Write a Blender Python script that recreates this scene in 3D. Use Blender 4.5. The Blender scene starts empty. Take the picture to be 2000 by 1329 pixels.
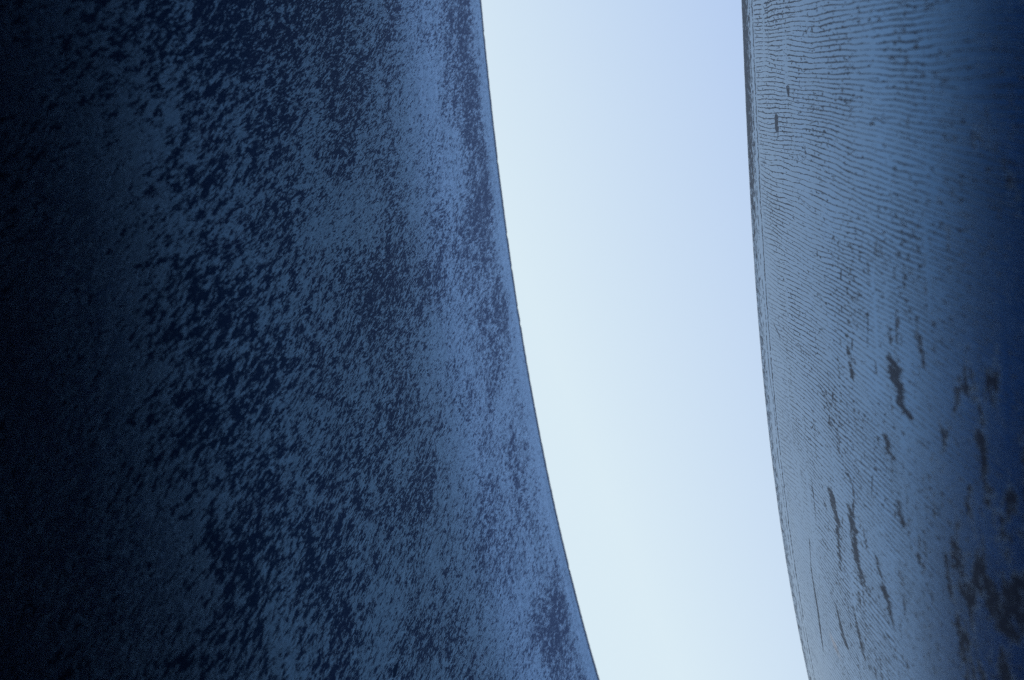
import bpy, math
from mathutils import Vector

# ------------------------------------------------------------------ camera
sc = bpy.context.scene
COL = sc.collection
PITCH = 83.2
EYE = 1.6
cam_d = bpy.data.cameras.new('camera')
cam_d.sensor_width = 36.0
cam_d.lens = 85.0
cam_d.clip_start = 0.02
cam_d.clip_end = 4000.0
cam_d.dof.use_dof = True
cam_d.dof.focus_distance = 4.0
cam_d.dof.aperture_fstop = 8.0
cam = bpy.data.objects.new('camera', cam_d)
COL.objects.link(cam)
cam.location = (0, 0, EYE)
cam.rotation_euler = (math.radians(90 + PITCH), 0, 0)
sc.camera = cam

# ------------------------------------------------------------------ exposure
sc.view_settings.view_transform = 'Standard'
sc.view_settings.look = 'None'
sc.view_settings.gamma = 1.0
sc.view_settings.use_curve_mapping = False
sc.view_settings.exposure = 0.55
sc.cycles.use_denoising = False          # keeps the finest scale and leaves a photographic grain
sc.cycles.max_bounces = 8
sc.cycles.diffuse_bounces = 4
sc.cycles.glossy_bounces = 4
sc.cycles.use_adaptive_sampling = True
sc.cycles.adaptive_threshold = 0.006
sc.cycles.adaptive_min_samples = 48

# ------------------------------------------------------------------ sky and sun
SUN_EL = math.radians(17)
SUN_AZ = Vector((-0.85, 0.53, 0)).normalized()          # the sun stands beyond the left plate
w = bpy.data.worlds.new('World')
sc.world = w
w.use_nodes = True
nt = w.node_tree
nt.nodes.clear()


class NB:
    """small helper that writes node trees"""
    def __init__(self, tree):
        self.t = tree

    def new(self, kind, **kw):
        n = self.t.nodes.new(kind)
        for k, v in kw.items():
            setattr(n, k, v)
        return n

    def put(self, node, sock, v):
        s = node.inputs[sock]
        if isinstance(v, bpy.types.NodeSocket):
            self.t.links.new(v, s)
        elif isinstance(v, (tuple, list)) and len(v) == 3 and s.type == 'RGBA':
            s.default_value = (*v, 1)
        else:
            s.default_value = v

    def m(self, op, a, b=None, c=None, clamp=False):
        n = self.new('ShaderNodeMath', operation=op)
        n.use_clamp = clamp
        for i, v in enumerate((a, b, c)):
            if v is not None:
                self.put(n, i, v)
        return n.outputs[0]

    def step(self, v, lo, hi, a=0.0, b=1.0):
        n = self.new('ShaderNodeMapRange')
        n.interpolation_type = 'SMOOTHSTEP'
        for k, x in (('Value', v), ('From Min', lo), ('From Max', hi), ('To Min', a), ('To Max', b)):
            self.put(n, k, x)
        return n.outputs['Result']

    def lin(self, v, lo, hi, a=0.0, b=1.0):
        n = self.new('ShaderNodeMapRange')
        for k, x in (('Value', v), ('From Min', lo), ('From Max', hi), ('To Min', a), ('To Max', b)):
            self.put(n, k, x)
        return n.outputs['Result']

    def mix(self, f, a, b):
        n = self.new('ShaderNodeMix', data_type='RGBA')
        self.put(n, 0, f)
        self.put(n, 6, a)
        self.put(n, 7, b)
        return n.outputs[2]

    def vec(self, x, y, z=0.0):
        n = self.new('ShaderNodeCombineXYZ')
        for i, v in enumerate((x, y, z)):
            self.put(n, i, v)
        return n.outputs[0]

    def noise(self, vec, detail=2.0, rough=0.5, dist=0.0, scale=1.0):
        n = self.new('ShaderNodeTexNoise')
        n.noise_dimensions = '3D'
        self.put(n, 'Vector', vec)
        self.put(n, 'Scale', scale)
        self.put(n, 'Detail', detail)
        self.put(n, 'Roughness', rough)
        self.put(n, 'Distortion', dist)
        return n.outputs['Fac']


nb = NB(nt)
sky = nb.new('ShaderNodeTexSky', sky_type='NISHITA')
sky.sun_disc = False
sky.sun_elevation = SUN_EL
sky.sun_rotation = math.atan2(SUN_AZ.x, SUN_AZ.y)
sky.air_density = 1.0
sky.dust_density = 2.0
sky.ozone_density = 1.5
# thin high haze: paler and slightly warmer towards the sun side and the horizon
tc = nb.new('ShaderNodeTexCoord')
dot = nb.new('ShaderNodeVectorMath', operation='DOT_PRODUCT')
nb.put(dot, 0, tc.outputs['Generated'])
dot.inputs[1].default_value = Vector((-0.93, 0.37, 0.0))
hz = nb.lin(dot.outputs['Value'], -0.10, 0.03)
haze = nb.mix(hz, (4.5, 5.9, 8.5), (6.9, 8.2, 8.9))
deep = nb.step(dot.outputs['Value'], -0.19, -0.46)            # away from the sun side the sky deepens
haze = nb.mix(deep, haze, (1.5, 2.2, 3.8))
skycol = nb.mix(0.85, sky.outputs['Color'], haze)
sxyz = nb.new('ShaderNodeSeparateXYZ')
nb.put(sxyz, 0, tc.outputs['Generated'])
low = nb.step(sxyz.outputs[2], 0.80, 0.20, 1.0, 4.8)          # the sky is brightest low down
vm = nb.new('ShaderNodeVectorMath', operation='SCALE')
nb.put(vm, 0, skycol)
nb.put(vm, 'Scale', low)
skycol = vm.outputs[0]
bg = nb.new('ShaderNodeBackground')
nb.put(bg, 'Color', skycol)
bg.inputs['Strength'].default_value = 0.08
wo = nb.new('ShaderNodeOutputWorld')
nt.links.new(bg.outputs[0], wo.inputs[0])

sun_d = bpy.data.lights.new('sun', 'SUN')
sun_d.energy = 2.5
sun_d.angle = math.radians(0.5)
sun_d.color = (1.0, 0.90, 0.78)
sun = bpy.data.objects.new('sun', sun_d)
COL.objects.link(sun)
sd = Vector((SUN_AZ.x * math.cos(SUN_EL), SUN_AZ.y * math.cos(SUN_EL), math.sin(SUN_EL)))
sun.rotation_euler = sd.to_track_quat('Z', 'Y').to_euler()
sun.location = sd * 30


# ------------------------------------------------------------------ materials
def material(name):
    m = bpy.data.materials.new(name)
    m.use_nodes = True
    m.node_tree.nodes.clear()
    b = NB(m.node_tree)
    p = b.new('ShaderNodeBsdfPrincipled')
    o = b.new('ShaderNodeOutputMaterial')
    m.node_tree.links.new(p.outputs[0], o.inputs[0])
    return m, b, p


def st_coords(b, k=1.0):
    uv = b.new('ShaderNodeUVMap')
    uv.uv_map = 'run_and_depth'          # u: metres along the plate, v: metres below its top edge
    sp = b.new('ShaderNodeSeparateXYZ')
    b.put(sp, 0, uv.outputs[0])
    return sp.outputs[0], b.m('MULTIPLY', sp.outputs[1], k)


def mark(b, s, t, s0, t0, s1, t1, r0, r1, wob):
    """mask of a scar that runs from (s0,t0) to (s1,t1) with half-width r0 -> r1, drawn out down the plate"""
    q = .38
    tq, t0, t1 = b.m('MULTIPLY', t, q), t0 * q, t1 * q
    ds, dt = s1 - s0, t1 - t0
    L2 = ds * ds + dt * dt
    u = b.m('ADD', b.m('MULTIPLY', b.m('SUBTRACT', s, s0), ds / L2),
            b.m('MULTIPLY', b.m('SUBTRACT', tq, t0), dt / L2), clamp=True)
    a = b.m('SUBTRACT', s, b.m('MULTIPLY_ADD', u, ds, s0))
    c = b.m('SUBTRACT', tq, b.m('MULTIPLY_ADD', u, dt, t0))
    d = b.m('SQRT', b.m('ADD', b.m('MULTIPLY', a, a), b.m('MULTIPLY', c, c)))
    r = b.m('ADD', b.m('MULTIPLY_ADD', u, r1 - r0, r0), wob)
    return b.m('LESS_THAN', d, r)


def union(b, masks):
    o = masks[0]
    for x in masks[1:]:
        o = b.m('MAXIMUM', o, x)
    return o


def finish(b, p, col, metal, rough, height, strength, dist, tint=None, matt=None):
    """tint None: plain rough surface; else oxide film: part matt, part metallic sheen with a tinted edge"""
    bp = b.new('ShaderNodeBump')
    bp.inputs['Strength'].default_value = strength
    bp.inputs['Distance'].default_value = dist
    b.put(bp, 'Height', height)
    if tint is None:
        b.put(p, 'Base Color', col)
        b.put(p, 'Metallic', metal)
        b.put(p, 'Roughness', rough)
        b.put(p, 'Specular IOR Level', .2)
        b.put(p, 'Normal', bp.outputs[0])
        return
    out = [n for n in b.t.nodes if n.type == 'OUTPUT_MATERIAL'][0]
    b.t.nodes.remove(p)
    d = b.new('ShaderNodeBsdfDiffuse')
    b.put(d, 'Color', col if matt is None else matt)
    b.put(d, 'Normal', bp.outputs[0])
    g = b.new('ShaderNodeBsdfMetallic', distribution='BECKMANN', fresnel_type='F82')
    b.put(g, 'Base Color', col)
    b.put(g, 'Edge Tint', tint)
    b.put(g, 'Roughness', rough)
    b.put(g, 'Normal', bp.outputs[0])
    mx = b.new('ShaderNodeMixShader')
    b.put(mx, 0, metal)
    b.t.links.new(d.outputs[0], mx.inputs[1])
    b.t.links.new(g.outputs[0], mx.inputs[2])
    b.t.links.new(mx.outputs[0], out.inputs[0])


def mottled_steel():
    m, b, p = material('mottled blue grey mill scale')
    s, t = st_coords(b, 0.608)
    # slow drift so that streaks lean and wander
    w1 = b.noise(b.vec(b.m('MULTIPLY', s, 7), b.m('MULTIPLY', t, 3)), 3)
    w2 = b.noise(b.vec(b.m('MULTIPLY', s, 26), b.m('MULTIPLY', t, 8), 4.0), 3)
    sk = b.m('SUBTRACT', s, b.m('MULTIPLY', t, b.m('MULTIPLY_ADD', s, -.14, .20)))     # streaks slant a little
    sd_ = b.m('ADD', sk, b.m('ADD', b.m('MULTIPLY', b.m('SUBTRACT', w1, .5), .05), b.m('MULTIPLY', b.m('SUBTRACT', w2, .5), .012)))
    V = lambda a, c, z=0.0: b.vec(b.m('MULTIPLY', sd_, a), b.m('MULTIPLY', t, c), z)
    n_big = b.noise(V(5.0, 3.6, 1.3), 6, .62)                 # large drifting patches
    n_mid = b.noise(V(84, 27, 7.1), 5, .68)
    n_fine = b.noise(V(340, 78, 2.2), 4, .70)                 # flakes drawn out down the plate
    n_speck = b.noise(V(360, 95, 5.5), 2, .5)
    # flake cover changes with depth below the edge: clean strip, dark freckled belt, pale belt, mixed
    tb = b.m('ADD', t, b.m('MULTIPLY', b.m('SUBTRACT', b.noise(b.vec(b.m('MULTIPLY', s, 5), b.m('MULTIPLY', t, 3), 21.0), 4, .6), .5), .50))
    c1 = b.step(t, .02, .12, .24, -.02)
    c1b = b.m('MULTIPLY', b.step(tb, .10, .17), b.step(tb, .42, .26))
    c2 = b.m('MULTIPLY', b.step(tb, .24, .40), b.step(tb, .78, .52))
    c3 = b.m('MULTIPLY', b.step(tb, .70, 1.0), b.step(tb, 1.40, 1.08))
    c4 = b.step(tb, 1.42, 1.68)
    cover = b.m('ADD', c1, b.m('MULTIPLY', c1b, -.012))
    cover = b.m('ADD', cover, b.m('MULTIPLY', c2, .065))
    cover = b.m('ADD', cover, b.m('MULTIPLY', c3, -.01))
    cover = b.m('ADD', cover, b.m('MULTIPLY', c4, .08))
    wide = b.step(t, .85, 1.45)                               # lower down the scale comes off in broader plates
    f = b.m('ADD', b.m('MULTIPLY', n_fine, b.lin(wide, 0, 1, 1.0, .70)), b.m('MULTIPLY', n_mid, b.lin(wide, 0, 1, .75, 1.05)))
    f = b.m('ADD', f, b.m('MULTIPLY', n_big, .60))
    f = b.m('ADD', f, b.m('MULTIPLY', n_speck, .32))
    f = b.m('ADD', f, cover)
    light = b.step(f, b.lin(wide, 0, 1, 1.285, 1.275), b.lin(wide, 0, 1, 1.345, 1.405))
    # pinholes in the pale scale, pale dust in the dark patches
    pin = b.m('GREATER_THAN', b.noise(V(300, 60, 9.0), 2, .6), .605)
    light = b.m('MULTIPLY', light, b.m('SUBTRACT', 1.0, b.m('MULTIPLY', pin, .8)))
    dust = b.step(b.noise(V(420, 120, 3.0), 1), .50, .66)
    hole = mark(b, s, t, 0.8541, 1.0228, 0.8592, 1.0299, .0046, .0040, 0.0)
    light = b.m('MULTIPLY', light, b.m('SUBTRACT', 1.0, hole))
    tone = b.noise(V(16, 5, 6.0), 4, .6)
    veil = b.m('ADD', b.m('MULTIPLY', b.noise(V(2.6, 42, 13.0), 4, .6), .6), b.m('MULTIPLY', b.noise(V(30, 12, 3.0), 4, .65), .4))
    veil = b.step(veil, .42, .62)                             # long faint bands and clouds in the pale scale
    pale = b.mix(veil, (.100, .160, .235), (.075, .120, .180))
    light = b.m('MULTIPLY', light, b.lin(b.noise(V(150, 45, 17.0), 4, .65), .3, .7, .62, 1.0))
    dark = b.mix(b.m('MULTIPLY', dust, .9), (.022, .024, .034), (.045, .058, .085))
    dark = b.mix(b.step(b.noise(V(9, 7, 11.0), 3), .52, .68, 0, .6), dark, (.034, .025, .038))
    col = b.mix(light, dark, pale)
    col = b.mix(hole, col, (.004, .004, .005))
    rough = b.lin(light, 0, 1, .23, .15)
    tint = b.mix(light, (.36, .43, .56), (.68, .90, 1.0))
    matt = b.mix(hole, b.mix(light, (.075, .095, .150), b.mix(veil, (.50, .62, .80), (.38, .49, .65))), (.004, .004, .005))
    finish(b, p, col, b.lin(light, 0, 1, .42, .62), rough, b.m('ADD', light, b.m('MULTIPLY', n_speck, .5)), .16, .0008, tint, matt)
    return m


def crazed_steel():
    m, b, p = material('pale blue grey scale with fine cracks')
    s, t = st_coords(b, 0.382)
    w1 = b.noise(b.vec(b.m('MULTIPLY', s, 7), b.m('MULTIPLY', t, 1.7), 3.0), 3)
    w2 = b.noise(b.vec(b.m('MULTIPLY', s, 90), b.m('MULTIPLY', t, 20), 1.0), 4, .62)
    V = lambda a, c, z=0.0: b.vec(b.m('MULTIPLY', s, a), b.m('MULTIPLY', t, c), z)
    sl = b.m('ADD', s, b.m('MULTIPLY', t, b.m('MULTIPLY', s, .27)))     # the cracks slant a little
    # fine cracks that run down the plate, fork and fade; closer together further along
    ph = b.m('ADD', b.m('MULTIPLY', sl, 128.0), b.m('MULTIPLY', b.m('MULTIPLY', sl, sl), 4.0))
    ph = b.m('ADD', ph, b.m('MULTIPLY', w1, 7.0))
    ph = b.m('ADD', ph, b.m('MULTIPLY', w2, .62))
    fr = b.m('ABSOLUTE', b.m('SUBTRACT', b.m('FRACT', ph), .5))
    dash = b.noise(V(120, 26, 8.0), 3, .6)
    region = b.noise(V(7, 4, 2.0), 3, .55)
    wdt = b.m('ADD', b.step(dash, .30, .54, .03, .11), b.step(region, .35, .65, -.02, .05))
    crack = b.step(fr, b.m('SUBTRACT', wdt, .06), b.m('ADD', wdt, .03), 1.0, 0.0)
    # second, sparser set that cuts across at a slant
    ph2 = b.m('ADD', b.m('ADD', b.m('MULTIPLY', s, 61.0), b.m('MULTIPLY', t, 9.0)), b.m('MULTIPLY', w2, 3.0))
    fr2 = b.m('ABSOLUTE', b.m('SUBTRACT', b.m('FRACT', ph2), .5))
    crack2 = b.m('MULTIPLY', b.m('LESS_THAN', fr2, .06), b.m('GREATER_THAN', b.noise(V(60, 12, 15.0), 2), .62))
    crack = b.m('MAXIMUM', crack, crack2)
    # places where the scale is sound: belts along the plate
    belt = b.noise(V(3.0, 26, 4.4), 3, .6)
    sound = b.step(belt, .60, .68)
    crack = b.m('MULTIPLY', crack, b.m('SUBTRACT', 1.0, b.m('MULTIPLY', sound, .85)))
    speck = b.m('GREATER_THAN', b.m('ADD', b.noise(V(240, 70, 6.0), 3, .6), b.m('MULTIPLY', region, .22)), .730)
    # flaked-off patches drawn out along the plate, more of them further down and further along
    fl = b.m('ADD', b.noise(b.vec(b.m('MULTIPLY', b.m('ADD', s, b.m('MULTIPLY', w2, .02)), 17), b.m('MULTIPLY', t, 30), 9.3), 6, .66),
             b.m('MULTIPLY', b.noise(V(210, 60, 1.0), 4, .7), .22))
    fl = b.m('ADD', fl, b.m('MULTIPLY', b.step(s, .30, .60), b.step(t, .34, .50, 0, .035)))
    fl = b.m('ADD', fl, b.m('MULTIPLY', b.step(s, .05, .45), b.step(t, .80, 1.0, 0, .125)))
    fl = b.m('ADD', fl, b.step(t, .12, .34, -.10, 0))
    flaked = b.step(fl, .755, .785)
    wn = b.m('ADD', b.m('MULTIPLY', b.m('SUBTRACT', b.noise(V(110, 18, 2.0), 4, .7), .5), .030),
             b.m('MULTIPLY', b.m('SUBTRACT', b.noise(V(30, 10, 5.0), 2, .5), .5), .012))
    grit = b.m('SUBTRACT', b.noise(V(300, 70, 12.0), 3, .7), .5)
    wob = b.m('ADD', wn, b.m('MULTIPLY', grit, .020))
    wob2 = b.m('MULTIPLY', wn, .16)
    wob3 = b.m('MULTIPLY', wn, .06)
    scars = union(b, [
        mark(b, s, t, 0.055, 0.323, 0.065, 0.325, 0.0040, 0.0025, wob3),
        mark(b, s, t, 0.105, 0.242, 0.125, 0.239, 0.0046, 0.0044, wob3),
        mark(b, s, t, 0.120, 0.253, 0.140, 0.244, 0.0011, 0.0008, 0.0),
        mark(b, s, t, 0.346, 0.734, 0.366, 0.743, 0.0065, 0.0070, wob),
        mark(b, s, t, 0.366, 0.743, 0.386, 0.750, 0.0060, 0.0018, wob),
        mark(b, s, t, 0.386, 0.750, 0.386, 0.772, 0.0022, 0.0045, wob2),
        mark(b, s, t, 0.637, 0.434, 0.667, 0.451, 0.0055, 0.0070, wob),
        mark(b, s, t, 0.667, 0.451, 0.743, 0.441, 0.0045, 0.0010, wob),
        mark(b, s, t, 0.597, 0.529, 0.637, 0.528, 0.0015, 0.0075, wob),
        mark(b, s, t, 0.637, 0.528, 0.677, 0.536, 0.0075, 0.0055, wob),
        mark(b, s, t, 0.677, 0.536, 0.703, 0.569, 0.0045, 0.0010, wob),
        mark(b, s, t, 0.698, 0.532, 0.698, 0.584, 0.0030, 0.0020, wob),
        mark(b, s, t, 0.627, 0.620, 0.652, 0.643, 0.0010, 0.0035, wob),
        mark(b, s, t, 0.652, 0.643, 0.682, 0.662, 0.0045, 0.0025, wob),
        mark(b, s, t, 0.834, 0.385, 0.869, 0.410, 0.0025, 0.0055, wob),
        mark(b, s, t, 0.773, 0.489, 0.808, 0.504, 0.0010, 0.0035, wob),
        mark(b, s, t, 0.808, 0.504, 0.829, 0.517, 0.0030, 0.0010, wob),
        mark(b, s, t, 0.506, 0.725, 0.531, 0.733, 0.0020, 0.0050, wob),
        mark(b, s, t, 0.501, 0.851, 0.511, 0.890, 0.0030, 0.0050, wob),
        mark(b, s, t, 0.476, 0.880, 0.496, 0.874, 0.0040, 0.0040, wob),
        mark(b, s, t, 0.466, 0.934, 0.486, 0.962, 0.0070, 0.0120, wob),
        mark(b, s, t, 0.546, 0.494, 0.567, 0.535, 0.0008, 0.0024, wob),
        mark(b, s, t, 0.361, 0.564, 0.416, 0.579, 0.0005, 0.0010, wob),
        mark(b, s, t, 0.446, 0.694, 0.456, 0.705, 0.0015, 0.0030, wob),
        mark(b, s, t, 0.788, 0.258, 0.859, 0.238, 0.0004, 0.0012, wob2),
        mark(b, s, t, 0.859, 0.238, 0.925, 0.245, 0.0012, 0.0020, wob2),
        mark(b, s, t, 0.925, 0.245, 1.001, 0.237, 0.0022, 0.0014, wob2),
        mark(b, s, t, 0.280, 0.557, 0.295, 0.552, 0.0008, 0.0012, 0.0),
        mark(b, s, t, 0.310, 0.655, 0.346, 0.648, 0.0014, 0.0008, wob2),
        mark(b, s, t, 0.361, 0.588, 0.376, 0.584, 0.0008, 0.0012, 0.0),
        mark(b, s, t, 0.516, 0.634, 0.546, 0.624, 0.0008, 0.0005, 0.0),
        mark(b, s, t, 0.476, 0.140, 0.486, 0.179, 0.0010, 0.0020, wob2),
    ])
    # ragged belt just under the rim
    nl = b.noise(b.vec(b.m('MULTIPLY', s, 75), b.m('MULTIPLY', t, 150), 4.0), 4, .62)
    lipc = b.m('ADD', b.step(t, .022, .095, .17, -.10), b.step(s, .10, .42, .0, -.13))
    lip = b.step(b.m('ADD', nl, lipc), .52, .57)
    lip = b.m('MULTIPLY', lip, b.step(t, .110, .095))
    groove = b.m('ABSOLUTE', b.m('SUBTRACT', t, b.m('ADD', .092, b.m('MULTIPLY', b.m('SUBTRACT', w2, .5), .03))))
    lip = b.m('MAXIMUM', lip, b.m('MULTIPLY', b.m('LESS_THAN', groove, .0035), b.m('GREATER_THAN', dash, .40)))
    groove2 = b.m('ABSOLUTE', b.m('SUBTRACT', t, b.m('ADD', .068, b.m('MULTIPLY', b.m('SUBTRACT', region, .5), .05))))
    lip = b.m('MAXIMUM', lip, b.m('MULTIPLY', b.m('LESS_THAN', groove2, .003), b.m('GREATER_THAN', dash, .47)))
    under = b.step(t, .098, .112)
    fade = b.m('ADD', b.m('MULTIPLY', under, b.step(b.m('ADD', t, b.m('MULTIPLY', s, -.38)), -.06, .12, .45, 1.0)), 0.0)
    marks = b.m('MAXIMUM', b.m('MULTIPLY', b.m('MAXIMUM', crack, speck), fade), lip)
    tone = b.noise(V(20, 7, 6.0), 4, .65)
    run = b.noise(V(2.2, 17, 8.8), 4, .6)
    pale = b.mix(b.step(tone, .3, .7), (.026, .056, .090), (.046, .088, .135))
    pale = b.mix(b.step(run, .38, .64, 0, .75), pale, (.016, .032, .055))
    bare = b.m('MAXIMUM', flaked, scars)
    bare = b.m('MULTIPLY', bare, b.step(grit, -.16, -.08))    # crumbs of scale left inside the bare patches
    warm_glow_d = b.m('SQRT', b.m('ADD', b.m('POWER', b.m('SUBTRACT', s, 0.925), 2.0), b.m('POWER', b.m('MULTIPLY', b.m('SUBTRACT', t, 0.338), .38), 2.0)))
    warm_glow = b.step(b.m('ADD', warm_glow_d, b.m('MULTIPLY', grit, .02)), .014, .002, 0, .5)
    pale = b.mix(warm_glow, pale, (.40, .20, .13))                # a small warm light reflection painted into the colour, low on the plate
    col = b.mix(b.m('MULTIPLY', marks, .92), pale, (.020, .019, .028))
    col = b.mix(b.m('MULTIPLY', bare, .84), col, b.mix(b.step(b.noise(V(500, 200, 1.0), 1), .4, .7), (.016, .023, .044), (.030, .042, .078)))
    rough = b.lin(b.m('MULTIPLY', b.m('MAXIMUM', marks, bare), .8), 0, 1, .145, .26)
    tint = b.mix(b.m('MULTIPLY', b.m('MAXIMUM', marks, bare), .82), b.mix(warm_glow, (.26, .46, .80), (.75, .55, .55)), (.12, .15, .26))
    h = b.m('SUBTRACT', 1.0, b.m('MAXIMUM', marks, bare))
    dk = b.m('MAXIMUM', marks, bare)
    dk = b.m('MULTIPLY', dk, .90)
    matt = b.mix(dk, pale, (.026, .036, .075))
    finish(b, p, col, b.lin(dk, 0, 1, .8, .38), rough, h, .12, .0008, tint, matt)
    return m


def cut_steel():
    m, b, p = material('dark flame cut steel')
    s, t = st_coords(b)
    n = b.noise(b.vec(b.m('MULTIPLY', s, 120), b.m('MULTIPLY', t, 60)), 4, .6)
    col = b.mix(n, (.035, .045, .06), (.10, .12, .16))
    finish(b, p, col, .6, .6, n, .3, .0008)
    return m


# ------------------------------------------------------------------ the two plates
def edge_line(coef, y0, y1, back, ahead, curv):
    """points along a plate's top edge: a measured bend in the middle, drawn on as circular arcs"""
    fx = lambda y: coef[0] * y ** 3 + coef[1] * y ** 2 + coef[2] * y + coef[3]
    dx = lambda y: 3 * coef[0] * y * y + 2 * coef[1] * y + coef[2]
    n = 240
    mid = [(fx(y0 + (y1 - y0) * i / n), y0 + (y1 - y0) * i / n) for i in range(n + 1)]

    def arc(x, y, ang, length, sgn):
        out, k, h = [], int(length / .05), .05 * sgn
        for _ in range(k):
            ang += curv * h
            x += math.sin(ang) * h
            y += math.cos(ang) * h
            out.append((x, y))
        return out
    a = arc(mid[0][0], mid[0][1], math.atan(dx(y0)), back, -1)[::-1]
    c = arc(mid[-1][0], mid[-1][1], math.atan(dx(y1)), ahead, 1)
    pts = a + mid + c
    s, run = [0.0], 0.0
    for i in range(1, len(pts)):
        run += math.dist(pts[i - 1], pts[i])
        s.append(run)
    # zero the run where the edge passes overhead (y = 0)
    i0 = min(range(len(pts)), key=lambda i: abs(pts[i][1]))
    z = s[i0] - (pts[i0][1]) / (1 / math.sqrt(1 + dx(0) ** 2))
    return pts, [v - z for v in s]


def plate_mesh(name, pts, s, lean, top, thick, side, t_from, t_to, rows, inset=0.0, cap_top=True):
    """one solid piece of the plate between two depths (measured down the slope)"""
    lx, ly = lean
    ll = math.sqrt(lx * lx + ly * ly + 1)
    n = len(pts)
    nrm = []
    for i in range(n):
        a, c = pts[max(0, i - 1)], pts[min(n - 1, i + 1)]
        tx, ty = c[0] - a[0], c[1] - a[1]
        q = math.hypot(tx, ty)
        nrm.append((side * ty / q, -side * tx / q))         # points away from the passage
    ts = [t_from + (t_to - t_from) * (j / rows) for j in range(rows + 1)]
    verts, uvs = [], []

    import random
    rnd = random.Random(7)
    worn = [rnd.uniform(0, .0035) for _ in range(n)]
    for _ in range(n // 22):
        worn[rnd.randrange(n)] += rnd.uniform(.006, .022)

    def add(off, t, i):
        x, y = pts[i]
        if t == 0:
            t += worn[i]                                    # small nicks along the cut edge
        k = t / ll
        verts.append((x + nrm[i][0] * off - lx * k, y + nrm[i][1] * off - ly * k, top - k))
        uvs.append((s[i], t))
    R = rows + 1
    for t in ts:
        for i in range(n):
            add(inset, t, i)
    for t in ts:
        for i in range(n):
            add(thick - inset, t, i)
    faces = []
    idx = lambda f, j, i: f * R * n + j * n + i
    for j in range(rows):
        for i in range(n - 1):
            faces.append((idx(0, j, i), idx(0, j, i + 1), idx(0, j + 1, i + 1), idx(0, j + 1, i)))
            faces.append((idx(1, j, i), idx(1, j + 1, i), idx(1, j + 1, i + 1), idx(1, j, i + 1)))
        for i in (0, n - 1):
            faces.append((idx(0, j, i), idx(0, j + 1, i), idx(1, j + 1, i), idx(1, j, i)))
    for i in range(n - 1):
        faces.append((idx(0, 0, i), idx(1, 0, i), idx(1, 0, i + 1), idx(0, 0, i + 1)))
        faces.append((idx(0, rows, i), idx(0, rows, i + 1), idx(1, rows, i + 1), idx(1, rows, i)))
    me = bpy.data.meshes.new(name)
    me.from_pydata(verts, [], faces)
    uvl = me.uv_layers.new(name='run_and_depth')
    for lp in me.loops:
        uvl.data[lp.index].uv = uvs[lp.vertex_index]
    import bmesh
    bm = bmesh.new()
    bm.from_mesh(me)
    bmesh.ops.recalc_face_normals(bm, faces=bm.faces)
    bm.to_mesh(me)
    bm.free()
    me.polygons.foreach_set('use_smooth', [True] * len(me.polygons))
    me.set_sharp_from_angle(angle=math.radians(35))
    return me


def make_plate(name, label, coef, top, lean, side, mat, rim_mat, rim, thick=.05):
    pts, s = edge_line(coef, -.30, 1.45, 8.5, 8.5, .147)
    ll = math.sqrt(lean[0] ** 2 + lean[1] ** 2 + 1)
    root = bpy.data.objects.new(name, None)
    COL.objects.link(root)
    i0 = min(range(len(pts)), key=lambda i: abs(pts[i][1] - .6))
    base = Vector((pts[i0][0] - lean[0] * top, pts[i0][1] - lean[1] * top, 0))
    root.location = base
    root.empty_display_size = .3
    root['label'] = label
    root['category'] = 'steel plate'
    root['group'] = 'curved steel plates of the sculpture'
    for nm, a, c, rows, ins, mt in (('wall', rim, top * ll, 60, 0.0, mat), ('top_edge', 0.0, rim - .0005, 3, .0003, rim_mat)):
        me = plate_mesh(nm, pts, s, lean, top, thick, side, a, c, rows, ins)
        me.materials.append(mt)
        o = bpy.data.objects.new(nm, me)
        COL.objects.link(o)
        o.parent = root
        o.location = -base
    return root


CL = (0.01464, 0.03803, 0.09865, -0.05564)
CR = (0.03536, 0.00982, 0.05233, 0.43505)
rim_mat = cut_steel()
make_plate('curved_steel_plate', 'dark mottled steel plate left of the sky gap, fading to black at its left',
           CL, EYE + 5.3, (0.14617, -0.05835), -1, mottled_steel(), rim_mat, .026)
make_plate('curved_steel_plate', 'paler steel plate right of the sky gap, covered in fine cracked lines and dark scars',
           CR, EYE + 4.58, (0.01682, -0.00029), 1, crazed_steel(), rim_mat, .014)

# ------------------------------------------------------------------ ground
gm, b, p = material('dusty gravel ground')
tcg = b.new('ShaderNodeTexCoord')
g1 = b.noise(tcg.outputs['Object'], 6, .65, 0, 3.0)
g2 = b.noise(tcg.outputs['Object'], 4, .7, 0, 60.0)
gc = b.mix(g1, (.045, .045, .048), (.085, .083, .080))
finish(b, p, b.mix(g2, gc, (.10, .098, .095)), 0.0, .9, g2, .5, .01)
me = bpy.data.meshes.new('ground')
G = 1500
N = 24
vs = [(-G + 2 * G * i / N, -G + 2 * G * j / N, 0) for j in range(N + 1) for i in range(N + 1)]
fs = [(j * (N + 1) + i, j * (N + 1) + i + 1, (j + 1) * (N + 1) + i + 1, (j + 1) * (N + 1) + i) for j in range(N) for i in range(N)]
me.from_pydata(vs, [], fs)
me.materials.append(gm)
g = bpy.data.objects.new('ground', me)
COL.objects.link(g)
g['kind'] = 'structure'
